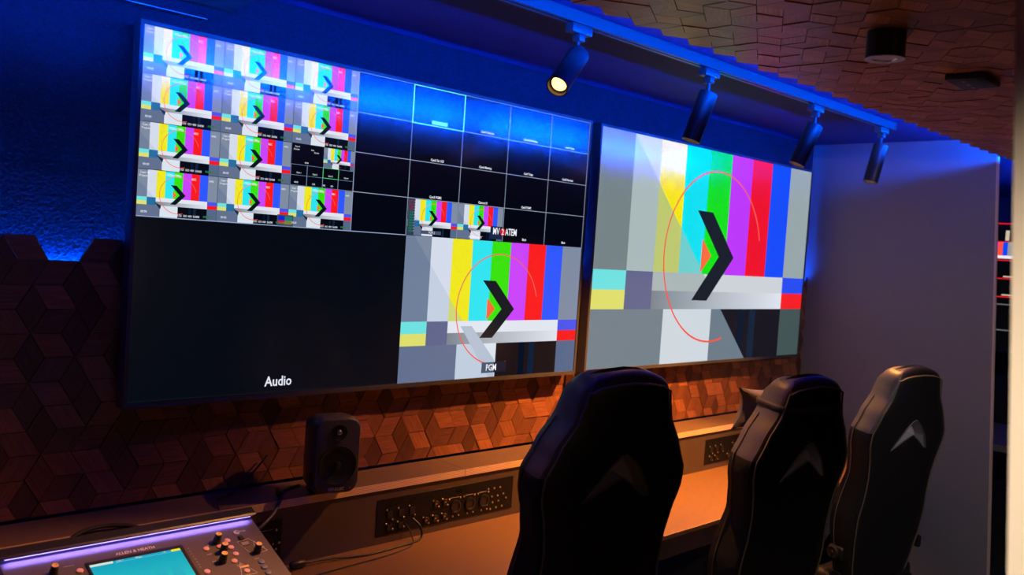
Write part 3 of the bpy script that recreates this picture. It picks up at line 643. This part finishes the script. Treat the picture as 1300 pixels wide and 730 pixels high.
# ------------------------------------------------------------ gaming chairs
WK=[(0,.140),(.03,.155),(.07,.163),(.135,.180),(.235,.240),(.31,.278),(.36,.276),(.44,.252),(.52,.238),(.60,.238),(.70,.25),(.80,.242),(.90,.225),(1.0,.20)]
TK=[(0,.075),(.03,.10),(.07,.115),(.235,.12),(.36,.118),(.50,.12),(.62,.145),(.75,.15),(.88,.13),(1.0,.11)]
def interp(K,v):
    for i in range(len(K)-1):
        if v<=K[i+1][0]:
            t=(v-K[i][0])/(K[i+1][0]-K[i][0]); p1,p2=K[i][1],K[i+1][1]; p0=K[max(i-1,0)][1]; p3=K[min(i+2,len(K)-1)][1]
            t2=t*t*(3-2*t); return p1+(p2-p1)*(.5*t+.5*t2)
    return K[-1][1]
BL=1.0
def make_chair(label,seat_z=.585,pipe='pipe',rec=8,inner_pipe=True):
    root=empty('gaming_chair',(0,0,0)); tag(root,label,'office chair','gaming chairs at the desk')
    rc=math.radians(rec); base=Vector((0,-.20,seat_z+.01))
    def B(x,y,v): # v measured from the top of the back
        h=BL-v; return base+Vector((x, y*math.cos(rc)-h*math.sin(rc), y*math.sin(rc)+h*math.cos(rc)))
    def ring(w_,T):
        half=[(0,-.016),(.35*w_,-.015),(.7*w_,-.009),(.9*w_,0),(.975*w_,.009),(w_,.026),(1.0*w_,.055),(.985*w_,T*.75),(.95*w_,T*.95),(.86*w_,T),(.74*w_,T*.95),(.60*w_,T*.66),(.45*w_,T*.55),(0,T*.52)]
        return half+[(-x,y) for x,y in reversed(half[1:-1])]
    vs=[];N=None
    st=[0.0,.004,.012,.024,.04,.06]+[.08+.02*i for i in range(47)]
    def cap(v): # rounded crown
        if v>=.06: return 1,1
        t=v/.06; return .86+.14*math.sqrt(max(0,1-(1-t)**2)), .42+.58*math.sqrt(max(0,1-(1-t)**2))
    mb=MB(); rings=[]
    for v in st:
        a,b=cap(v); w_=interp(WK,v+0)*a*(1 if v>.05 else 1); T=interp(TK,max(v,.03)); r=ring(w_,T)
        cy=T*.45
        rings.append([B(x, cy+(y-cy)*b, v+max(0,(.13-v)/.13)*.024*(x/w_)**2) for x,y in r])
    N=len(rings[0]); vs=[p for r in rings for p in r]; fs=[];mi=[]
    for i in range(len(rings)-1):
        for k in range(N):
            fs.append((i*N+k,i*N+(k+1)%N,(i+1)*N+(k+1)%N,(i+1)*N+k))
            kk=k if k<14 else N-1-k
            side = 3<=kk<=9
            mi.append((1 if st[i]<.285-.0*(kk-6) else 2) if side else (0 if kk<3 else 2))
    for f,q in zip(fs,mi): mb.add([],[],0)
    mb.v=[tuple(v) for v in vs]; mb.f=[list(f) for f in fs]; mb.m=list(mi); mb.sm=[True]*len(fs); mb.tone=[.5]*len(fs); mb.uv=[None]*len(fs); mb.pic=[None]*len(fs)
    mb.add([],[]); b0=len(mb.v)
    mb.f.append(list(range(N))); mb.m.append(1); mb.sm.append(True); mb.tone.append(.5); mb.uv.append(None); mb.pic.append(None)
    L_=(len(rings)-1)*N; mb.f.append(list(range(L_,L_+N))); mb.m.append(0); mb.sm.append(False); mb.tone.append(.5); mb.uv.append(None); mb.pic.append(None)
    back=mb.build('backrest',[MT['leather'],MT['leather_side'],MT['fabric']],root)
    # vent opening
    VC=.315; vp=[(-.125,-.062),(-.085,-.012),(-.045,.038),(-.008,.070),(.012,.072),(.05,.045),(.088,.0),(.118,-.062),(.10,-.060),(.05,-.022),(.008,.004),(-.05,-.022)]
    cut=MB(); n=len(vp); cv=[B(x,-.06,VC-z) for x,z in vp]+[B(x,.038,VC-z) for x,z in vp]
    cut.add(cv,[tuple(range(n)),tuple(reversed(range(n,2*n)))]+[(i,i+n,(i+1)%n+n,(i+1)%n) for i in range(n)]); co_=cut.build('cutter',MT['vent'])
    md=back.modifiers.new('cut','BOOLEAN'); md.operation='DIFFERENCE'; md.object=co_; md.solver='EXACT'
    dg=bpy.context.evaluated_depsgraph_get(); me=bpy.data.meshes.new_from_object(back.evaluated_get(dg)); back.modifiers.clear(); back.data=me; bpy.data.objects.remove(co_)
    me.set_sharp_from_angle(angle=math.radians(40))
    # insert: pale walls and floor of the vent with a folded ridge
    ins=MB(); o_=[B(x,-.010,VC-z) for x,z in vp]; cxx,czz=.0,.0
    inn=[B(x*.86,.030,VC-(z*.82+.004)) for x,z in vp]
    sh=[B(x*.985,-.012,VC-(z*.985+.0004)) for x,z in vp]
    ins.add(sh+inn,[(i,(i+1)%n,(i+1)%n+n,i+n) for i in range(n)]+[tuple(range(n,2*n))],0); ins.build('vent_lining',MT['vent'],root,normals=True)
    rim=MB(); rim.tube([B(x,-.0165 if abs(x)<.09 else -.015,VC-z) for x,z in vp],.0032,8,closed=True); rim.build('vent_piping',MT[pipe] if pipe=='pipe' else MT['pipe'],root)
    # piping round the rear panel
    def edge(f,vv,yy=-.002): 
        a,b=cap(vv); return interp(WK,vv)*a*f, yy
    pl=[]; vsq=[.99-.03*i for i in range(32)]
    for v in vsq: 
        x,y=edge(.925,v); pl.append(B(-x,y,v))
    x,_=edge(.9,.05); pl+= [B(-x,-.004,.060),B(-x*.8,-.009,.046),B(-x*.4,-.013,.036),B(0,-.0145,.032),B(x*.4,-.013,.036),B(x*.8,-.009,.046),B(x,-.004,.060)]
    for v in reversed(vsq):
        x,y=edge(.925,v); pl.append(B(x,y,v))
    MB().tube(pl,.0034,8).build('rear_piping',MT[pipe],root)
    if inner_pipe:
        q=[]
        for sgn in (-1,1):
            tt=MB(); tt.tube([B(sgn*interp(WK,v)*1.0,interp(TK,v)*.72,v) for v in [.15+.03*i for i in range(27)]],.0022,6); tt.build('side_piping',MT[pipe],root)
    # seat
    s_=MB(); s_.rbox(-.26,-.22,seat_z-.085,.26,.30,seat_z,.04,4); s_.rbox(-.285,-.18,seat_z-.07,-.20,.28,seat_z+.035,.03,3); s_.rbox(.20,-.18,seat_z-.07,.285,.28,seat_z+.035,.03,3); s_.build('seat',MT['leather'],root)
    for sx in (-1,1):
        hv=MB(); hv.rbox(-.012,-.05,-.03,.012,.03,.03,.010,3,T=Matrix.Translation((sx*.272,-.165,seat_z+.14))); hv.build('hinge_cover',MT['plastic'],root)
        if sx<0:
            kb=MB(); kb.lathe([(.030,0),(.030,.006),(.024,.010),(.020,.008),(.010,.008),(.008,.014),(0,.014)],frame((sx*.284,-.165,seat_z+.14),(0,-1,0),(0,0,1)),28); kb.build('recline_knob',mat('knob_gloss',(.06,.05,.045),.2,metal=.5) if 'knob_gloss' not in bpy.data.materials else bpy.data.materials['knob_gloss'],root)
    MB().lathe([(.03,seat_z-.09),(.03,.2),(.022,.2),(.022,.12),(0,.12)],None,20).build('gas_lift',MT['plastic'],root)
    for k in range(5):
        a=2*PI*k/5+.3; e=(.31*math.cos(a),.31*math.sin(a),.085)
        lg=MB(); lg.tube([(0,0,.125),(e[0]*.5,e[1]*.5,.11),e],[.03,.024,.017],10).build('base_leg',MT['plastic'],root)
        cw=MB(); T=frame((e[0],e[1],.030),(math.cos(a),math.sin(a),0),(0,0,1))
        cw.lathe([(0,-.022),(.028,-.022),(.029,-.006),(.029,.006),(.028,.022),(0,.022)],T,18); cw.tube([(e[0],e[1],.085),(e[0],e[1],.05)],.008,8); cw.build('caster',MT['plastic'],root)
    root['_B']=0; del root['_B']
    return root,B
c1,B1=make_chair('nearest black gaming chair, large in the centre foreground',seat_z=.465)
c2,B2=make_chair('middle black gaming chair with a neck pillow strapped to its headrest',seat_z=.40,pipe='pipe_y')
c3,B3=make_chair('farthest black gaming chair beside the grey partition wall',seat_z=.375,pipe='pipe_y')
def put(root,B,x,y,rz):   # x,y: where the crown of the back stands
    t=B(0,.05,0); R=Matrix.Rotation(rz,3,'Z')@Vector((t.x,t.y,0)); root.location=(x-R.x,y-R.y,0); root.rotation_euler=(0,0,rz)
put(c1,B1,1.03,-.93,math.radians(-11)); put(c2,B2,2.04,-.98,math.radians(-10)); put(c3,B3,3.13,-.93,math.radians(-14))
# neck pillow
pr=empty('neck_pillow',c2.location); pr.rotation_euler=c2.rotation_euler; tag(pr,'grey neck pillow with pointed corners strapped to the middle chair','pillow')
m_=MB(); nu,nv=24,14; vs=[];fs=[]
for side in (1,-1):
    b=len(vs)
    for i in range(nu+1):
        for j in range(nv+1):
            a=-1+2*i/nu; c=-1+2*j/nv
            pin=1-.13*(1-c*c) if abs(a)>.0 else 1
            x=a*.205*(1-.22*(1-abs(c)**2)*abs(a)); z=c*.082*(1-.22*(1-abs(a)**2)); t_=.056*((1-a**4)*(1-c**4))**.85
            vs.append(B2(x,.182+side*t_,.170-z))
    for i in range(nu):
        for j in range(nv):
            q=(b+i*(nv+1)+j,b+(i+1)*(nv+1)+j,b+(i+1)*(nv+1)+j+1,b+i*(nv+1)+j+1); fs.append(q if side>0 else q[::-1])
m_.add(vs,fs,0,True); m_.build('cushion',MT['pillow'],pr)
m_=MB(); sv=.115; w_=interp(WK,sv)+.003; T=interp(TK,sv)+.003
half=[(0,-.0195),(.35*w_,-.0185),(.7*w_,-.0125),(.9*w_,-.004),(.98*w_,.008),(w_+.001,.026),(w_+.001,.06),(w_,T*.8),(.96*w_,T*1.0)]
loop=[(-x,y) for x,y in reversed(half)]+half[1:]
vs=[B2(x,y,sv+.012) for x,y in loop]+[B2(x,y,sv-.012) for x,y in loop]; n=len(loop)
m_.add(vs,[(i,i+1,i+1+n,i+n) for i in range(n-1)],0,True); o=m_.build('strap',MT['strap'],pr); sd=o.modifiers.new('s','SOLIDIFY'); sd.thickness=.0015

# ------------------------------------------------------------ right: door post near the camera and what lies beyond the partition
o=MB().prism([(-2.9,0),(-2.338,0),(-2.171,ZW-.005),(-2.9,ZW-.005)],-.010,.24,'x').build('door_post',MT['cream']); tag(o,'bright cream painted post at the right edge, close to the camera','post')
MON=6.2
root=empty('monitor',(MON,-.62,ZO+.50)); tag(root,'distant multiview monitor with red cell borders seen through the gap at right','monitor')
W2,H2=.56,.33
MB().box(.004,-.75,-.52,.04,.55,.436).build('casing',MT['plastic'],root)
m_=MB()
def mq(y0,z0,y1,z1,c,L=0): m_.add([(-.0002*L+.003,y0,z0),(-.0002*L+.003,y1,z0),(-.0002*L+.003,y1,z1),(-.0002*L+.003,y0,z1)],[(0,1,2,3)],0,pic=[c])
mq(-.75,-.52,.55,.436,C(4,4,6))
yb=[.40,.34,.28,.22,.16,.10,.04]
for z in (.425,.29,.155,.02,-.115): mq(-.75,z-.004,.55,z+.004,C(225,25,30),2)
for k,c in enumerate([C(220,220,225),C(240,230,20),C(0,220,235),C(20,220,20),C(235,20,225),C(250,80,60),C(10,70,240),C(150,150,150)]): mq(.497-.033*(k+1)-(.1 if k==7 else 0),.189,.497-.033*k,.289,c,3)
mq(.18,.168,.50,.190,C(235,235,240),4); mq(.262,.30,.288,.375,C(205,190,160),3)
for k in (-.17,-.36): mq(-.75,k-.003,.55,k+.003,C(120,120,120),2)
for z in (.03,-.105): mq(.18,z,.28,z+.01,C(210,190,160),3)
m_.build('display',MT['screen2'],root)
cup=MB(); cup.lathe([(0,0),(.028,0),(.036,.09),(.033,.09),(.025,.005),(0,.005)],None,24); 
o=MB().box(5.2,-1.0,.70,6.15,.28,.74).build('side_table_top',MT['desk_front']); tag(o,'dark table top glimpsed through the gap at right below the monitor','table')

# ------------------------------------------------------------ unseen fill lamps added behind the camera
def downlight(x,y,W,aim=(0,0,-1),ang=110,label='',col=(1,.86,.72),z=None):
    root=empty('ceiling_downlight',(x,y,ZW-.003)); tag(root,label,'downlight')  # unseen fill lamps, added and shaped like the ceiling downlight
    MB().lathe([(0,0),(.048,0),(.048,-.066),(.044,-.066),(.040,-.055),(0,-.055)],None,32).build('housing',MT['lampblk'],root)
    MB().lathe([(.038,-.0555),(.030,-.058),(0,-.058)],None,24).build('lens',MT['fill_lens'],root)
    li=bpy.data.lights.new('beam','SPOT'); li.energy=W; li.color=col; li.spot_size=math.radians(ang); li.spot_blend=.8; li.shadow_soft_size=.04
    lo=bpy.data.objects.new('beam',li); COL.objects.link(lo); lo.parent=root; lo.location=(0,0,-.062); lo.rotation_mode='QUATERNION'; lo.rotation_quaternion=Vector((0,0,-1)).rotation_difference(Vector(aim).normalized())
downlight(-1.2,-2.75,POST_FILL_W,(1,.2,-.75),50,'unseen lamp added behind the camera to brighten the cream post',col=(1,.82,.62))
downlight(1.6,-3.3,ROOM_FILL_W,(1,.95,-.42),62,'unseen fill lamp added to light the grey partition wall',col=(1,.85,.85))
root=empty('fill_light_panel',(.6,-4.99,1.35)); tag(root,'broad soft warm fill light added out of view behind the camera','fill light')  # unseen fill added to warm the wooden ceiling from behind the camera
MB().box(-.9,.001,-.3,.9,.03,.3).build('housing',MT['lampblk'],root)
li=bpy.data.lights.new('panel_fill','AREA'); li.shape='RECTANGLE'; li.size=1.8; li.size_y=.6; li.energy=PANEL_FILL_W; li.color=(1,.62,.42)
lo=bpy.data.objects.new('panel_fill',li); COL.objects.link(lo); lo.parent=root; lo.location=(0,.035,0); lo.rotation_euler=(-PI/2-.25+PI,0,0)
